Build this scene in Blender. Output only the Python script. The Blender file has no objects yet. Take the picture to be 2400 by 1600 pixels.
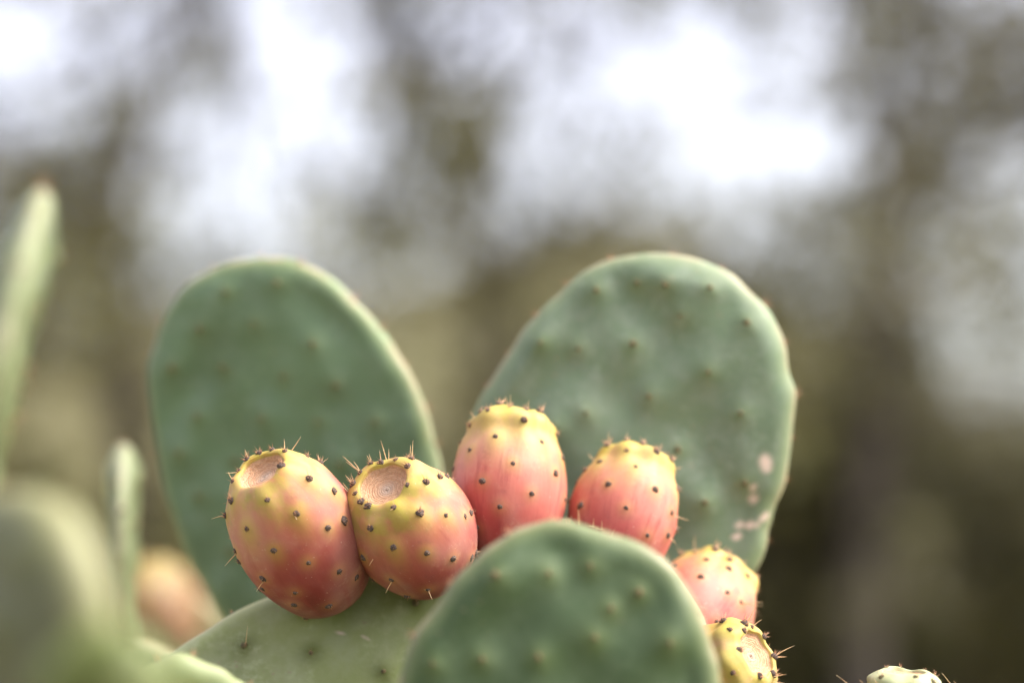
import bpy, math, random
import numpy as np
from mathutils import Vector, Matrix, Quaternion
from mathutils.bvhtree import BVHTree

# ------------------------------------------------------------------ camera, sky, sun, exposure
SC = bpy.context.scene
COL = SC.collection
random.seed(7)
RNG = np.random.default_rng(7)
FPX = 2400 * 85.0 / 36.0                      # focal length in pixels of the 2400 px wide photograph
CAM = Vector((0.0, 0.0, 1.35))
PITCH = math.radians(4.0)                     # looking slightly upward

cam_data = bpy.data.cameras.new('camera')
cam = bpy.data.objects.new('camera', cam_data)
COL.objects.link(cam)
cam.location = CAM
cam.rotation_euler = (math.radians(90) + PITCH, 0, 0)
cam_data.lens = 85
cam_data.sensor_width = 36
cam_data.clip_start = 0.05
cam_data.clip_end = 2000
cam_data.dof.use_dof = True
cam_data.dof.focus_distance = 1.016
cam_data.dof.aperture_fstop = 2.5
SC.camera = cam

SUN_EL, SUN_AZ = math.radians(52), math.radians(97)      # azimuth from +Y towards +X
SUN_DIR = Vector((math.sin(SUN_AZ) * math.cos(SUN_EL), math.cos(SUN_AZ) * math.cos(SUN_EL), math.sin(SUN_EL)))
world = bpy.data.worlds.new('World')
SC.world = world
world.use_nodes = True
wn, wl = world.node_tree.nodes, world.node_tree.links
wn.clear()
w_out = wn.new('ShaderNodeOutputWorld')
w_bg = wn.new('ShaderNodeBackground')
w_sky = wn.new('ShaderNodeTexSky')
w_sky.sky_type = 'NISHITA'
w_sky.sun_disc = False
w_sky.sun_elevation = SUN_EL
w_sky.sun_rotation = SUN_AZ
w_sky.air_density = 1.0
w_sky.dust_density = 4.0
w_sky.ozone_density = 1.5
w_hsv = wn.new('ShaderNodeHueSaturation')               # thin high cloud takes most of the blue out
w_hsv.inputs['Saturation'].default_value = 0.42
w_hsv.inputs['Hue'].default_value = 0.54
w_bg.inputs['Strength'].default_value = 0.11
wl.new(w_sky.outputs[0], w_hsv.inputs['Color'])
wl.new(w_hsv.outputs[0], w_bg.inputs['Color'])
wl.new(w_bg.outputs[0], w_out.inputs['Surface'])

sun_data = bpy.data.lights.new('sun', 'SUN')
sun_data.energy = 1.4
sun_data.angle = math.radians(30)
sun_data.color = (1.0, 0.95, 0.88)
sun = bpy.data.objects.new('sun', sun_data)
COL.objects.link(sun)
sun.location = (3, 0, 6)
sun.rotation_euler = (-SUN_DIR).to_track_quat('-Z', 'Y').to_euler()

SC.view_settings.view_transform = 'Standard'
SC.view_settings.look = 'None'
SC.view_settings.exposure = 1.98
SC.view_settings.gamma = 1.0
SC.render.engine = 'CYCLES'
SC.cycles.use_denoising = True
SC.cycles.max_bounces = 8
SC.cycles.transparent_max_bounces = 8

# ------------------------------------------------------------------ helpers
cp, sp = math.cos(PITCH), math.sin(PITCH)
AX_R = Vector((1, 0, 0))
AX_U = Vector((0, -sp, cp))
AX_F = Vector((0, cp, sp))


def P(u, v, d):
    """point at depth d (metres along the lens axis) that the photograph shows at pixel u, v"""
    return CAM + AX_R * ((u - 1200) / FPX * d) + AX_U * (-(v - 800) / FPX * d) + AX_F * d


def ray(u, v):
    return (P(u, v, 1.0) - CAM).normalized()


def cam_dir(x, y, z):
    """camera-space direction (right, up, towards the lens) in world axes"""
    return (AX_R * x + AX_U * y - AX_F * z).normalized()


def mesh_from(name, verts, faces, mats=(), smooth=True, attrs=None, mat_idx=None):
    me = bpy.data.meshes.new(name)
    verts = np.asarray(verts, dtype=np.float32)
    faces = [np.asarray(f, dtype=np.int32) for f in (faces if isinstance(faces, (list, tuple)) else [faces])]
    me.vertices.add(len(verts))
    me.vertices.foreach_set('co', verts.ravel())
    loops = np.concatenate([f.ravel() for f in faces])
    sizes = np.concatenate([np.full(len(f), f.shape[1], dtype=np.int32) for f in faces])
    starts = np.concatenate([[0], np.cumsum(sizes)[:-1]]).astype(np.int32)
    me.loops.add(len(loops))
    me.loops.foreach_set('vertex_index', loops)
    me.polygons.add(len(sizes))
    me.polygons.foreach_set('loop_start', starts)
    if smooth:
        me.polygons.foreach_set('use_smooth', np.ones(len(sizes), dtype=bool))
    for m in mats:
        me.materials.append(m)
    if mat_idx is not None:
        me.polygons.foreach_set('material_index', np.asarray(mat_idx, dtype=np.int32))
    if attrs:
        for k, a in attrs.items():
            a = np.asarray(a, dtype=np.float32)
            if a.ndim == 1:
                at = me.attributes.new(k, 'FLOAT', 'POINT')
                at.data.foreach_set('value', a)
            else:
                at = me.attributes.new(k, 'FLOAT_VECTOR', 'POINT')
                at.data.foreach_set('vector', a.ravel())
    me.update()
    me.validate()
    return me


def link(name, me, parent=None, loc=(0, 0, 0)):
    o = bpy.data.objects.new(name, me)
    COL.objects.link(o)
    o.parent = parent
    o.location = loc
    return o


def thing(name, label, cat, loc, group=None):
    o = link(name, None, None, loc)
    o.empty_display_size = 0.1
    o['label'] = label
    o['category'] = cat
    if group:
        o['group'] = group
    return o


def catmull(pts, n, closed=False):
    pts = np.asarray(pts, dtype=float)
    if closed:
        ext = np.vstack([pts[-1], pts, pts[0], pts[1]])
    else:
        ext = np.vstack([2 * pts[0] - pts[1], pts, 2 * pts[-1] - pts[-2]])
    out = []
    segs = len(ext) - 3
    for i in range(segs):
        p0, p1, p2, p3 = ext[i:i + 4]
        t = np.linspace(0, 1, n, endpoint=False)[:, None]
        out.append(0.5 * ((2 * p1) + (-p0 + p2) * t + (2 * p0 - 5 * p1 + 4 * p2 - p3) * t ** 2
                          + (-p0 + 3 * p1 - 3 * p2 + p3) * t ** 3))
    out = np.vstack(out)
    if not closed:
        out = np.vstack([out, pts[-1]])
    return out


def sstep(a, b, x):
    t = np.clip((x - a) / (b - a), 0, 1)
    return t * t * (3 - 2 * t)


class NT:
    """small node-tree writer"""

    def __init__(self, name):
        self.m = bpy.data.materials.new(name)
        self.m.use_nodes = True
        self.n, self.l = self.m.node_tree.nodes, self.m.node_tree.links
        self.n.clear()
        self.out = self.n.new('ShaderNodeOutputMaterial')
        self.b = self.n.new('ShaderNodeBsdfPrincipled')
        self.l.new(self.b.outputs[0], self.out.inputs['Surface'])

    def put(self, sock, val):
        if isinstance(val, bpy.types.NodeSocket):
            self.l.new(val, sock)
        elif isinstance(val, tuple) and len(val) == 3 and sock.type == 'RGBA':
            sock.default_value = (*val, 1)
        else:
            sock.default_value = val

    def set(self, **kw):
        for k, v in kw.items():
            self.put(self.b.inputs[k.replace('_', ' ')], v)
        return self

    def attr(self, name, vec=False):
        a = self.n.new('ShaderNodeAttribute')
        a.attribute_name = name
        return a.outputs['Vector' if vec else 'Fac']

    def obj(self):
        return self.n.new('ShaderNodeTexCoord').outputs['Object']

    def noise(self, vec, scale, detail=3, rough=0.55):
        x = self.n.new('ShaderNodeTexNoise')
        self.put(x.inputs['Vector'], vec)
        x.inputs['Scale'].default_value = scale
        x.inputs['Detail'].default_value = detail
        x.inputs['Roughness'].default_value = rough
        return x.outputs['Fac']

    def math(self, op, a, b=0.0, c=0.0, clamp=False):
        x = self.n.new('ShaderNodeMath')
        x.operation = op
        x.use_clamp = clamp
        for s, v in zip(x.inputs, (a, b, c)):
            self.put(s, v)
        return x.outputs[0]

    def remap(self, v, a, b, c=0.0, d=1.0):
        x = self.n.new('ShaderNodeMapRange')
        x.interpolation_type = 'SMOOTHSTEP'
        self.put(x.inputs[0], v)
        for i, k in enumerate((a, b, c, d)):
            x.inputs[i + 1].default_value = k
        return x.outputs[0]

    def mix(self, f, a, b):
        x = self.n.new('ShaderNodeMix')
        x.data_type = 'RGBA'
        self.put(x.inputs[0], f)
        self.put(x.inputs[6], a)
        self.put(x.inputs[7], b)
        return x.outputs[2]

    def ramp(self, f, stops):
        x = self.n.new('ShaderNodeValToRGB')
        self.put(x.inputs[0], f)
        e = x.color_ramp.elements
        while len(e) < len(stops):
            e.new(0.5)
        for k, (p, c) in zip(e, stops):
            k.position = p
            k.color = (*c, 1)
        return x.outputs[0]

    def bump(self, h, strength, dist):
        x = self.n.new('ShaderNodeBump')
        self.put(x.inputs['Height'], h)
        x.inputs['Strength'].default_value = strength
        x.inputs['Distance'].default_value = dist
        self.l.new(x.outputs[0], self.b.inputs['Normal'])


# ------------------------------------------------------------------ materials
def pad_material(name, body, pale, rim, bloom=0.35, edge=(0.34, 0.27, 0.16), halo=(0.125, 0.155, 0.045), hf=0.45):
    m = NT(name)
    oc = m.obj()
    n1 = m.noise(oc, 22, 3)
    n2 = m.noise(oc, 90, 4)
    n3 = m.noise(oc, 900, 2)
    c = m.mix(m.remap(n1, 0.3, 0.7), body, tuple(x * 0.78 for x in body))
    c = m.mix(m.math('MULTIPLY', m.remap(n2, 0.35, 0.75), bloom), c, pale)
    c = m.mix(m.math('MULTIPLY', m.attr('are'), hf), c, halo)
    c = m.mix(m.math('MULTIPLY', m.attr('rim'), 0.8), c, rim)
    e = m.math('MULTIPLY', m.attr('edge'), m.remap(m.noise(oc, 60, 4), 0.36, 0.62))
    c = m.mix(m.math('MULTIPLY', e, 0.8), c, edge)
    wax = m.math('MULTIPLY', m.remap(m.noise(oc, 240, 5, 0.7), 0.46, 0.70), m.remap(m.noise(oc, 34, 3), 0.40, 0.62))
    c = m.mix(m.math('MULTIPLY', wax, 0.35), c, tuple(min(1, x * 1.35) for x in pale))
    frk = m.math('MULTIPLY', m.remap(m.noise(oc, 330, 3, 0.5), 0.66, 0.72), m.remap(m.noise(oc, 28, 2), 0.45, 0.6))
    c = m.mix(m.math('MULTIPLY', frk, 0.7), c, (0.26, 0.20, 0.13))
    sc = m.math('MULTIPLY', m.attr('scar'), m.remap(m.noise(oc, 260, 3), 0.25, 0.5, 0.45, 1.0))
    c = m.mix(sc, c, (0.60, 0.46, 0.38))
    m.set(Base_Color=c, Roughness=m.remap(n2, 0.2, 0.8, 0.42, 0.62), Subsurface_Weight=0.06,
          Subsurface_Scale=0.004)
    m.b.inputs['Specular IOR Level'].default_value = 0.38
    m.b.inputs['Subsurface Radius'].default_value = (0.6, 1.0, 0.3)
    m.bump(m.math('ADD', n2, m.math('MULTIPLY', n3, 0.25)), 0.25, 0.0012)
    return m.m


M_PAD = pad_material('pad_skin', (0.056, 0.092, 0.034), (0.098, 0.134, 0.070), (0.165, 0.195, 0.080))
M_PAD_DEEP = pad_material('pad_skin_deep', (0.122, 0.190, 0.095), (0.175, 0.240, 0.150), (0.20, 0.25, 0.11), 0.4)
M_PAD_GREY = pad_material('pad_skin_grey', (0.142, 0.200, 0.116), (0.215, 0.255, 0.190), (0.20, 0.245, 0.125), 0.5)
M_PAD_OLIVE = pad_material('pad_skin_olive', (0.235, 0.270, 0.098), (0.33, 0.355, 0.215), (0.29, 0.30, 0.16), 0.45, halo=(0.085, 0.10, 0.012), hf=.9)
M_PAD_YELLOW = pad_material('pad_skin_yellow', (0.13, 0.16, 0.068), (0.165, 0.185, 0.10), (0.215, 0.24, 0.12), 0.3,
                            (0.30, 0.28, 0.18))
M_PAD_LIT_RIM = pad_material('pad_skin_lit_rim', (0.125, 0.132, 0.066), (0.13, 0.135, 0.08), (0.25, 0.245, 0.11), 0.3,
                           (0.28, 0.27, 0.14))  # pale rim holds light from above right in its colour, face kept darker
M_PAD_MOSS = pad_material('pad_skin_moss', (0.066, 0.080, 0.010), (0.08, 0.095, 0.018), (0.13, 0.16, 0.04), 0.3, (0.15, 0.17, 0.05))


def fruit_material(name, stops, halo_hi=(0.42, 0.34, 0.045), halo_lo=(0.52, 0.27, 0.09), green=0.25, shift=0.0):
    m = NT(name)
    oc = m.obj()
    t = m.attr('ax')
    st = m.noise(m.attr('fuv', True), 1.0, 4, 0.6)
    bl = m.noise(oc, 70, 3)
    fine = m.noise(oc, 480, 4, 0.65)
    tt = m.math('ADD', t, m.math('MULTIPLY', m.math('SUBTRACT', st, 0.5), 0.46))
    tt = m.math('ADD', tt, m.math('MULTIPLY', m.math('SUBTRACT', bl, 0.5), 0.22))
    tt = m.math('ADD', tt, m.math('MULTIPLY', m.math('SUBTRACT', fine, 0.5), 0.07))
    tt = m.math('ADD', tt, shift, clamp=True)
    c = m.ramp(tt, stops)
    # dull bruised mottling and a powdery bloom
    mot = m.remap(m.noise(oc, 150, 4, 0.6), 0.52, 0.72)
    c = m.mix(m.math('MULTIPLY', mot, 0.38), c, (0.22, 0.055, 0.055))
    c = m.mix(m.math('MULTIPLY', m.remap(m.noise(oc, 36, 2), 0.36, 0.66), 0.30), c, (0.54, 0.31, 0.25))
    big = m.math('MULTIPLY', m.remap(m.noise(m.attr('fuv', True), 1.7, 5, 0.62), 0.52, 0.66), m.remap(t, 0.5, 0.85, 1.0, 0.0))
    c = m.mix(m.math('MULTIPLY', big, 0.5), c, (0.27, 0.042, 0.040))
    dusty = m.math('MULTIPLY', m.remap(m.noise(oc, 240, 5, 0.7), 0.50, 0.72), m.remap(m.noise(oc, 48, 2), 0.45, 0.62))
    c = m.mix(m.math('MULTIPLY', dusty, 0.30), c, (0.55, 0.36, 0.24))
    # yellow green collar in patches
    gp = m.math('MULTIPLY', m.remap(t, 0.74, 0.90), m.remap(m.noise(oc, 95, 2), 0.42, 0.62))
    c = m.mix(m.math('MULTIPLY', gp, green), c, (0.30, 0.29, 0.030))
    hal = m.mix(m.remap(t, 0.45, 0.8), halo_lo, halo_hi)
    c = m.mix(m.math('MULTIPLY', m.attr('halo'), m.remap(t, 0.05, 0.75, 0.28, 0.52)), c, hal)
    # small pale scratches
    scr = m.remap(m.noise(oc, 700, 2), 0.70, 0.76)
    c = m.mix(m.math('MULTIPLY', scr, 0.35), c, (0.70, 0.50, 0.38))
    # the dry cup left by the flower
    nr = m.attr('nr')
    wob = m.math('MULTIPLY', m.noise(oc, 210, 5, 0.7), 0.75)
    ring = m.math('SINE', m.math('MULTIPLY', m.math('ADD', nr, wob), 34.0))
    fib = m.noise(oc, 620, 3)
    cup = m.mix(m.remap(ring, -1, 1, 0.0, 0.6), (0.56, 0.335, 0.20), (0.43, 0.22, 0.115))
    cup = m.mix(m.math('MULTIPLY', m.remap(fib, 0.5, 0.75), 0.5), cup, (0.30, 0.17, 0.10))
    cup = m.mix(m.remap(nr, 0.0, 0.55, 0.7, 0.0), cup, (0.44, 0.36, 0.30))
    c = m.mix(m.attr('nav'), c, cup)
    m.set(Base_Color=c, Roughness=m.math('ADD', 0.53, m.math('MULTIPLY', m.attr('nav'), 0.35)),
          Subsurface_Weight=0.12, Subsurface_Scale=0.004)
    m.b.inputs['Specular IOR Level'].default_value = 0.36
    m.b.inputs['Subsurface Radius'].default_value = (1.0, 0.4, 0.2)
    h = m.math('ADD', m.math('MULTIPLY', fine, 0.18), m.math('MULTIPLY', st, 0.25))
    h = m.math('ADD', h, m.math('MULTIPLY', m.attr('nav'), m.math('MULTIPLY', m.math('ADD', ring, fib), 0.22)))
    m.bump(h, 0.45, 0.0012)
    return m.m


RED = [(0.0, (0.16, 0.018, 0.018)), (0.24, (0.25, 0.036, 0.032)), (0.48, (0.36, 0.078, 0.058)),  # low stops: crimson skin, darkened further with shade from the pads
       (0.70, (0.45, 0.135, 0.088)), (0.82, (0.48, 0.200, 0.095)), (0.91, (0.48, 0.325, 0.070)), (1.0, (0.44, 0.335, 0.05))]
PINK = [(0.0, (0.31, 0.036, 0.034)), (0.25, (0.43, 0.082, 0.066)), (0.48, (0.50, 0.145, 0.104)),
        (0.68, (0.54, 0.235, 0.145)), (0.84, (0.54, 0.34, 0.13)), (0.93, (0.53, 0.37, 0.065)), (1.0, (0.51, 0.36, 0.06))]
AMBER = [(0.0, (0.38, 0.11, 0.055)), (0.42, (0.46, 0.185, 0.095)), (0.66, (0.48, 0.260, 0.095)), (0.82, (0.43, 0.330, 0.072)),
         (1.0, (0.40, 0.325, 0.05))]
TAN = [(0.0, (0.15, 0.085, 0.030)), (0.5, (0.16, 0.100, 0.036)), (1.0, (0.18, 0.135, 0.040))]
GREEN = [(0.0, (0.12, 0.18, 0.06)), (0.5, (0.20, 0.26, 0.11)), (0.8, (0.34, 0.40, 0.20)), (1.0, (0.40, 0.45, 0.26))]
M_F_RED = fruit_material('fruit_skin_red', RED, green=0.5, shift=-0.11)
M_F_TAN = fruit_material('fruit_skin_tan', TAN, green=0.1)
M_PAD_LIME = pad_material('pad_skin_lime', (0.115, 0.150, 0.050), (0.15, 0.175, 0.08), (0.23, 0.265, 0.115), 0.3, (0.26, 0.27, 0.14))
M_PAD_STRAW = pad_material('pad_skin_straw', (0.20, 0.175, 0.075), (0.22, 0.20, 0.10), (0.26, 0.24, 0.12), 0.3)
M_F_ROSE = fruit_material('fruit_skin_rose', RED, green=0.5, shift=-0.12)
M_F_PINK = fruit_material('fruit_skin_pink', PINK, green=0.25, shift=-0.05)
M_F_AMBER = fruit_material('fruit_skin_amber', AMBER, (0.40, 0.33, 0.05), green=0.4, shift=-0.17)
M_F_GREEN = fruit_material('fruit_skin_green', GREEN, (0.36, 0.36, 0.15), (0.3, 0.36, 0.14), 0.1)


def plain(name, c1, c2, scale, rough=0.7, island=False):
    m = NT(name)
    f = m.n.new('ShaderNodeNewGeometry').outputs['Random Per Island'] if island else m.remap(m.noise(m.obj(), scale, 4), 0.35, 0.65)
    m.set(Base_Color=m.mix(f, c1, c2), Roughness=rough)
    return m.m


M_FELT = plain('areole_felt', (0.050, 0.030, 0.022), (0.14, 0.095, 0.075), 1800, 0.9)
M_RUST = plain('glochid_rust', (0.34, 0.13, 0.05), (0.60, 0.32, 0.16), 1, 0.5, True)
M_STRAW = plain('spine_straw', (0.78, 0.58, 0.32), (0.68, 0.38, 0.18), 300, 0.4)
M_PALE_FELT = plain('pad_areole_felt', (0.07, 0.06, 0.025), (0.16, 0.13, 0.06), 900, 0.9)
M_WOOD = plain('cactus_bark', (0.19, 0.155, 0.11), (0.10, 0.085, 0.06), 40, 0.85)
M_BARK = plain('tree_bark', (0.120, 0.098, 0.088), (0.060, 0.048, 0.042), 12, 0.9)


def leaf_material(name, stops):
    m = NT(name)
    r = m.n.new('ShaderNodeNewGeometry').outputs['Random Per Island']
    c = m.ramp(r, stops)
    m.set(Base_Color=c, Roughness=0.5)
    tr = m.n.new('ShaderNodeBsdfTranslucent')
    m.l.new(c, tr.inputs['Color'])
    mx = m.n.new('ShaderNodeMixShader')
    mx.inputs[0].default_value = 0.42
    m.l.new(m.b.outputs[0], mx.inputs[1])
    m.l.new(tr.outputs[0], mx.inputs[2])
    m.l.new(mx.outputs[0], m.out.inputs['Surface'])
    return m.m


M_LEAF_OLIVE = leaf_material('leaf_olive', [(0.0, (0.179, 0.162, 0.055)), (0.35, (0.227, 0.203, 0.074)),
                                            (0.65, (0.239, 0.209, 0.115)), (0.9, (0.156, 0.167, 0.055)), (1.0, (0.263, 0.253, 0.068))])
M_LEAF_GREY = leaf_material('leaf_grey', [(0.0, (0.191, 0.162, 0.105)), (0.4, (0.216, 0.203, 0.115)),
                                          (0.7, (0.179, 0.177, 0.060)), (1.0, (0.227, 0.190, 0.134))])
M_LEAF_BROWN = leaf_material('leaf_brown', [(0.0, (0.227, 0.205, 0.072)), (0.4, (0.263, 0.241, 0.087)),
                                            (0.7, (0.227, 0.200, 0.102)), (1.0, (0.179, 0.193, 0.056))])
M_LEAF_DARK = leaf_material('leaf_dark', [(0.0, (0.135, 0.121, 0.044)), (0.4, (0.161, 0.142, 0.056)),
                                          (0.7, (0.161, 0.136, 0.083)), (1.0, (0.102, 0.124, 0.044))])


# ------------------------------------------------------------------ ground
def ground_z(X, Y):
    r = np.hypot(X, Y)
    z = 0.04 * np.sin(X * 0.9 + 1) * np.cos(Y * 0.8) * sstep(2, 8, r) + 0.5 * np.sin(X * 0.07) * np.cos(Y * 0.06) * sstep(25, 80, r)
    top = 2.75 + 0.35 * np.sin(X * 0.55 + .4) - 1.75 * sstep(0.6, 3.2, X)
    return z + top * sstep(9.0, 15.5, Y + .5 * np.sin(X * .8))           # a bank of dry grass behind the trees


def build_ground():
    n = 240
    q = np.linspace(-1, 1, n)
    xs = np.sign(q) * np.abs(q) ** 3 * 900
    X, Y = np.meshgrid(xs, xs)
    V = np.stack([X, Y, ground_z(X, Y)], -1).reshape(-1, 3)
    i = np.arange(n * n).reshape(n, n)
    F = np.stack([i[:-1, :-1], i[:-1, 1:], i[1:, 1:], i[1:, :-1]], -1).reshape(-1, 4)
    m = NT('dry_ground')
    oc = m.obj()
    c = m.mix(m.remap(m.noise(oc, 0.8, 5), 0.35, 0.65), (0.215, 0.190, 0.098), (0.185, 0.180, 0.080))
    c = m.mix(m.remap(m.noise(oc, 7, 5), 0.45, 0.7), c, (0.25, 0.215, 0.135))
    m.set(Base_Color=c, Roughness=0.95)
    m.bump(m.noise(oc, 30, 5), 0.6, 0.05)
    o = link('ground', mesh_from('ground', V, F, [m.m]))
    o['kind'] = 'structure'
    # dry grass standing on the bank
    rng = np.random.default_rng(5)
    k = 45000
    x, y = rng.uniform(-6, 6, k), rng.uniform(9.2, 16.5, k)
    z = ground_z(x, y)
    h = rng.uniform(.12, .38, k) * (0.6 + 0.4 * np.sin(x * 2.3 + np.sin(y * 3)))
    h = np.maximum(h, .06)
    a = rng.uniform(0, 6.283, k)
    w = .006
    d = np.stack([np.cos(a), np.sin(a), 0 * a], 1)
    b = np.stack([x, y, z - .02], 1)
    lean = np.stack([rng.normal(0, .3, k), rng.normal(0, .3, k), np.ones(k)], 1) * h[:, None]
    Vg = np.stack([b - d * w, b + d * w, b + lean], 1).reshape(-1, 3)
    mg = leaf_material('dry_grass_blade', [(0.0, (0.26, 0.225, 0.115)), (0.5, (0.21, 0.20, 0.085)), (1.0, (0.30, 0.25, 0.15))])
    g_ = link('dry_grass', mesh_from('dry_grass', Vg, np.arange(3 * k).reshape(k, 3), [mg], smooth=False))
    g_['kind'] = 'stuff'
    g_['label'] = 'dry yellow grass covering the bank behind the trees'
    g_['category'] = 'grass'


build_ground()


# ------------------------------------------------------------------ trees and shrubs behind
COVER = np.array([   # how much sky the leaves hide, seen across the tree line, one row per 133 px, one column per 150 px
    [.20, .28, .58, .36, .10, .18, .22, .18, .20, .20, .19, .18, .20, .34, .72, .74],
    [.16, .28, .62, .22, .10, .22, .36, .26, .26, .20, .18, .17, .20, .48, .76, .72],
    [.50, .52, .58, .08, .32, .36, .66, .54, .30, .26, .18, .17, .20, .58, .76, .46],
    [.68, .62, .46, .10, .46, .54, .72, .66, .38, .58, .20, .17, .20, .68, .80, .58],
    [.78, .70, .50, .18, .54, .54, .60, .52, .46, .62, .52, .50, .62, .84, .86, .66],
    [.76, .66, .50, .30, .42, .40, .44, .40, .44, .54, .56, .58, .72, .86, .76, .36],
    [.72, .62, .50, .34, .36, .34, .36, .34, .40, .46, .50, .54, .58, .66, .48, .26],
    [.52, .42, .40, .34, .34, .32, .34, .34, .38, .40, .40, .38, .36, .36, .34, .28],
    [.52, .44, .42, .36, .36, .34, .36, .36, .36, .36, .34, .30, .28, .28, .28, .26]])
YT = 6.6                                       # distance of the tree line


def cover(x, z):
    u = 1200 + FPX * x / YT
    v = 800 - FPX * math.tan(PITCH) * -1 - FPX * (z - CAM.z) / YT
    a = np.clip(u / 150 - 0.5, 0, 14.999)
    b = np.clip(v / 133.3 - 0.5, 0, 7.999)
    i, j = a.astype(int), b.astype(int)
    fa, fb = a - i, b - j
    c = (COVER[j, i] * (1 - fa) + COVER[j, i + 1] * fa) * (1 - fb) + (COVER[j + 1, i] * (1 - fa) + COVER[j + 1, i + 1] * fa) * fb
    wv = 0.5 + 0.25 * np.sin(x * 3.1 + z * 2.0) + 0.25 * np.sin(z * 4.3 - x * 1.7 + 1)
    out = sstep(0, 300, np.maximum(-v, np.maximum(-u, u - 2400)))
    return c * (1 - out) + out * (0.25 + 0.5 * wv)


def leaf_mesh(name, pos, length, width, mat, rng, droop=0.3):
    n = len(pos)
    d = rng.normal(size=(n, 3))
    d[:, 2] -= droop
    d /= np.linalg.norm(d, axis=1)[:, None]
    s = np.cross(d, rng.normal(size=(n, 3)))
    s /= np.linalg.norm(s, axis=1)[:, None]
    nn = np.cross(d, s)
    L = (length * rng.uniform(0.6, 1.3, n))[:, None]
    W = (width * rng.uniform(0.7, 1.25, n))[:, None]
    V = np.stack([pos - d * L * .5, pos + s * W * .5 - d * L * .05, pos + d * L * .5 - nn * L * .12, pos - s * W * .5 - d * L * .05], 1)
    F = np.arange(4 * n).reshape(n, 4)
    return mesh_from(name, V.reshape(-1, 3), F, [mat], smooth=False)


def tube(points, radii, sides=8):
    pts = catmull(np.asarray(points, float), 5)
    rad = np.interp(np.linspace(0, 1, len(pts)), np.linspace(0, 1, len(radii)), radii)
    V, F = [], []
    tan = np.gradient(pts, axis=0)
    tan /= np.linalg.norm(tan, axis=1)[:, None] + 1e-9
    ref = np.array([0.3, 0.9, 0.2]) if abs(tan[0][1]) < 0.8 else np.array([1.0, 0, 0.1])
    for p, t, r in zip(pts, tan, rad):
        a = np.cross(t, ref)
        a /= np.linalg.norm(a)
        b = np.cross(t, a)
        for k in range(sides):
            q = 2 * math.pi * k / sides
            V.append(p + r * (math.cos(q) * a + math.sin(q) * b) * (1 + 0.08 * math.sin(3 * q + p[2] * 20)))
    for i in range(len(pts) - 1):
        for k in range(sides):
            F.append((i * sides + k, i * sides + (k + 1) % sides, (i + 1) * sides + (k + 1) % sides, (i + 1) * sides + k))
    top = len(V)
    V.append(pts[-1] + tan[-1] * rad[-1])
    T = [((len(pts) - 1) * sides + k, (len(pts) - 1) * sides + (k + 1) % sides, top) for k in range(sides)]
    return np.array(V), np.array(F), np.array(T)


def join_tubes(name, lst, mats):
    V, F, T, n = [], [], [], 0
    for v, f, t in lst:
        V.append(v)
        F.append(f + n)
        T.append(t + n)
        n += len(v)
    return mesh_from(name, np.vstack(V), [np.vstack(F), np.vstack(T)], mats)


def pick_tree_leaves(n, x0, x1, z0, z1, rng, gain):
    """leaf positions gathered in sprays; the field of cover() thins them where the sky shows"""
    k = 22
    m = n // k
    x = rng.uniform(x0, x1, m)
    z = rng.uniform(z0, z1, m)
    cv = np.clip(cover(x, z) * 1.05 - .05, 0, 0.93)
    lam = -np.log(1 - cv)
    edge = sstep(0, 0.25, x - x0) * sstep(0, 0.25, x1 - x)
    keep = rng.random(m) < lam / 2.6 * gain * (0.35 + 0.65 * edge)
    x, z = x[keep], z[keep]
    y = YT + rng.normal(0, 0.45, len(x))
    c = np.stack([x, y, z], 1)
    spread = np.repeat(rng.uniform(.030, .075, len(c)), k)[:, None]
    return np.repeat(c, k, 0) + rng.normal(0, 1, (len(c) * k, 3)) * spread * np.array([1, 1, 1.25])


def px(u, v, y=YT):
    d = y * cp
    p = P(u, v, d)
    return (p.x, p.y, p.z)


def make_tree(label, base, trunk_pts, trunk_r, limbs, x0, x1, seed, mat, n):
    rng = np.random.default_rng(seed)
    t = thing('tree', label, 'tree', (base[0], base[1], 0), 'trees behind the cactus')
    off = np.array([base[0], base[1], 0.0])
    tr = [np.array(p) - off for p in trunk_pts]
    link('trunk', mesh_from('trunk', *(lambda a: (a[0], [a[1], a[2]]))(tube(tr, trunk_r, 10)), [M_BARK]), t)
    dense = catmull(np.array(tr), 8)
    for lp, r in limbs:
        q = np.array(lp) - off
        j = dense[np.argmin(np.linalg.norm(dense - q[0], axis=1))]
        q = np.vstack([j, q[1:]])
        link('branch', mesh_from('branch', *(lambda a: (a[0], [a[1], a[2]]))(tube(q, [r, r * .75, r * .45], 7)), [M_BARK]), t)
    # a few dozen fine twigs grown from the trunk into the leafy places
    tw = []
    for k in range(46):
        s = dense[rng.integers(len(dense) // 3, len(dense))]
        e = np.array([rng.uniform(x0, x1), YT + rng.normal(0, .35), rng.uniform(1.7, 3.4)]) - off
        if rng.random() > cover(np.array([e[0] + off[0]]), np.array([e[2]]))[0]:
            continue
        mid = (s + e) / 2 + rng.normal(0, .12, 3)
        tw.append(tube([s, mid, e], [.016, .010, .004], 5))
    link('twigs', join_tubes('twigs', tw, [M_BARK]), t)
    pos = pick_tree_leaves(n, x0, x1, 1.0, 4.4, rng, 1.0) - off
    c = link('crown', leaf_mesh('crown', pos, 0.070, 0.024, mat, rng), t)
    return t


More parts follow.
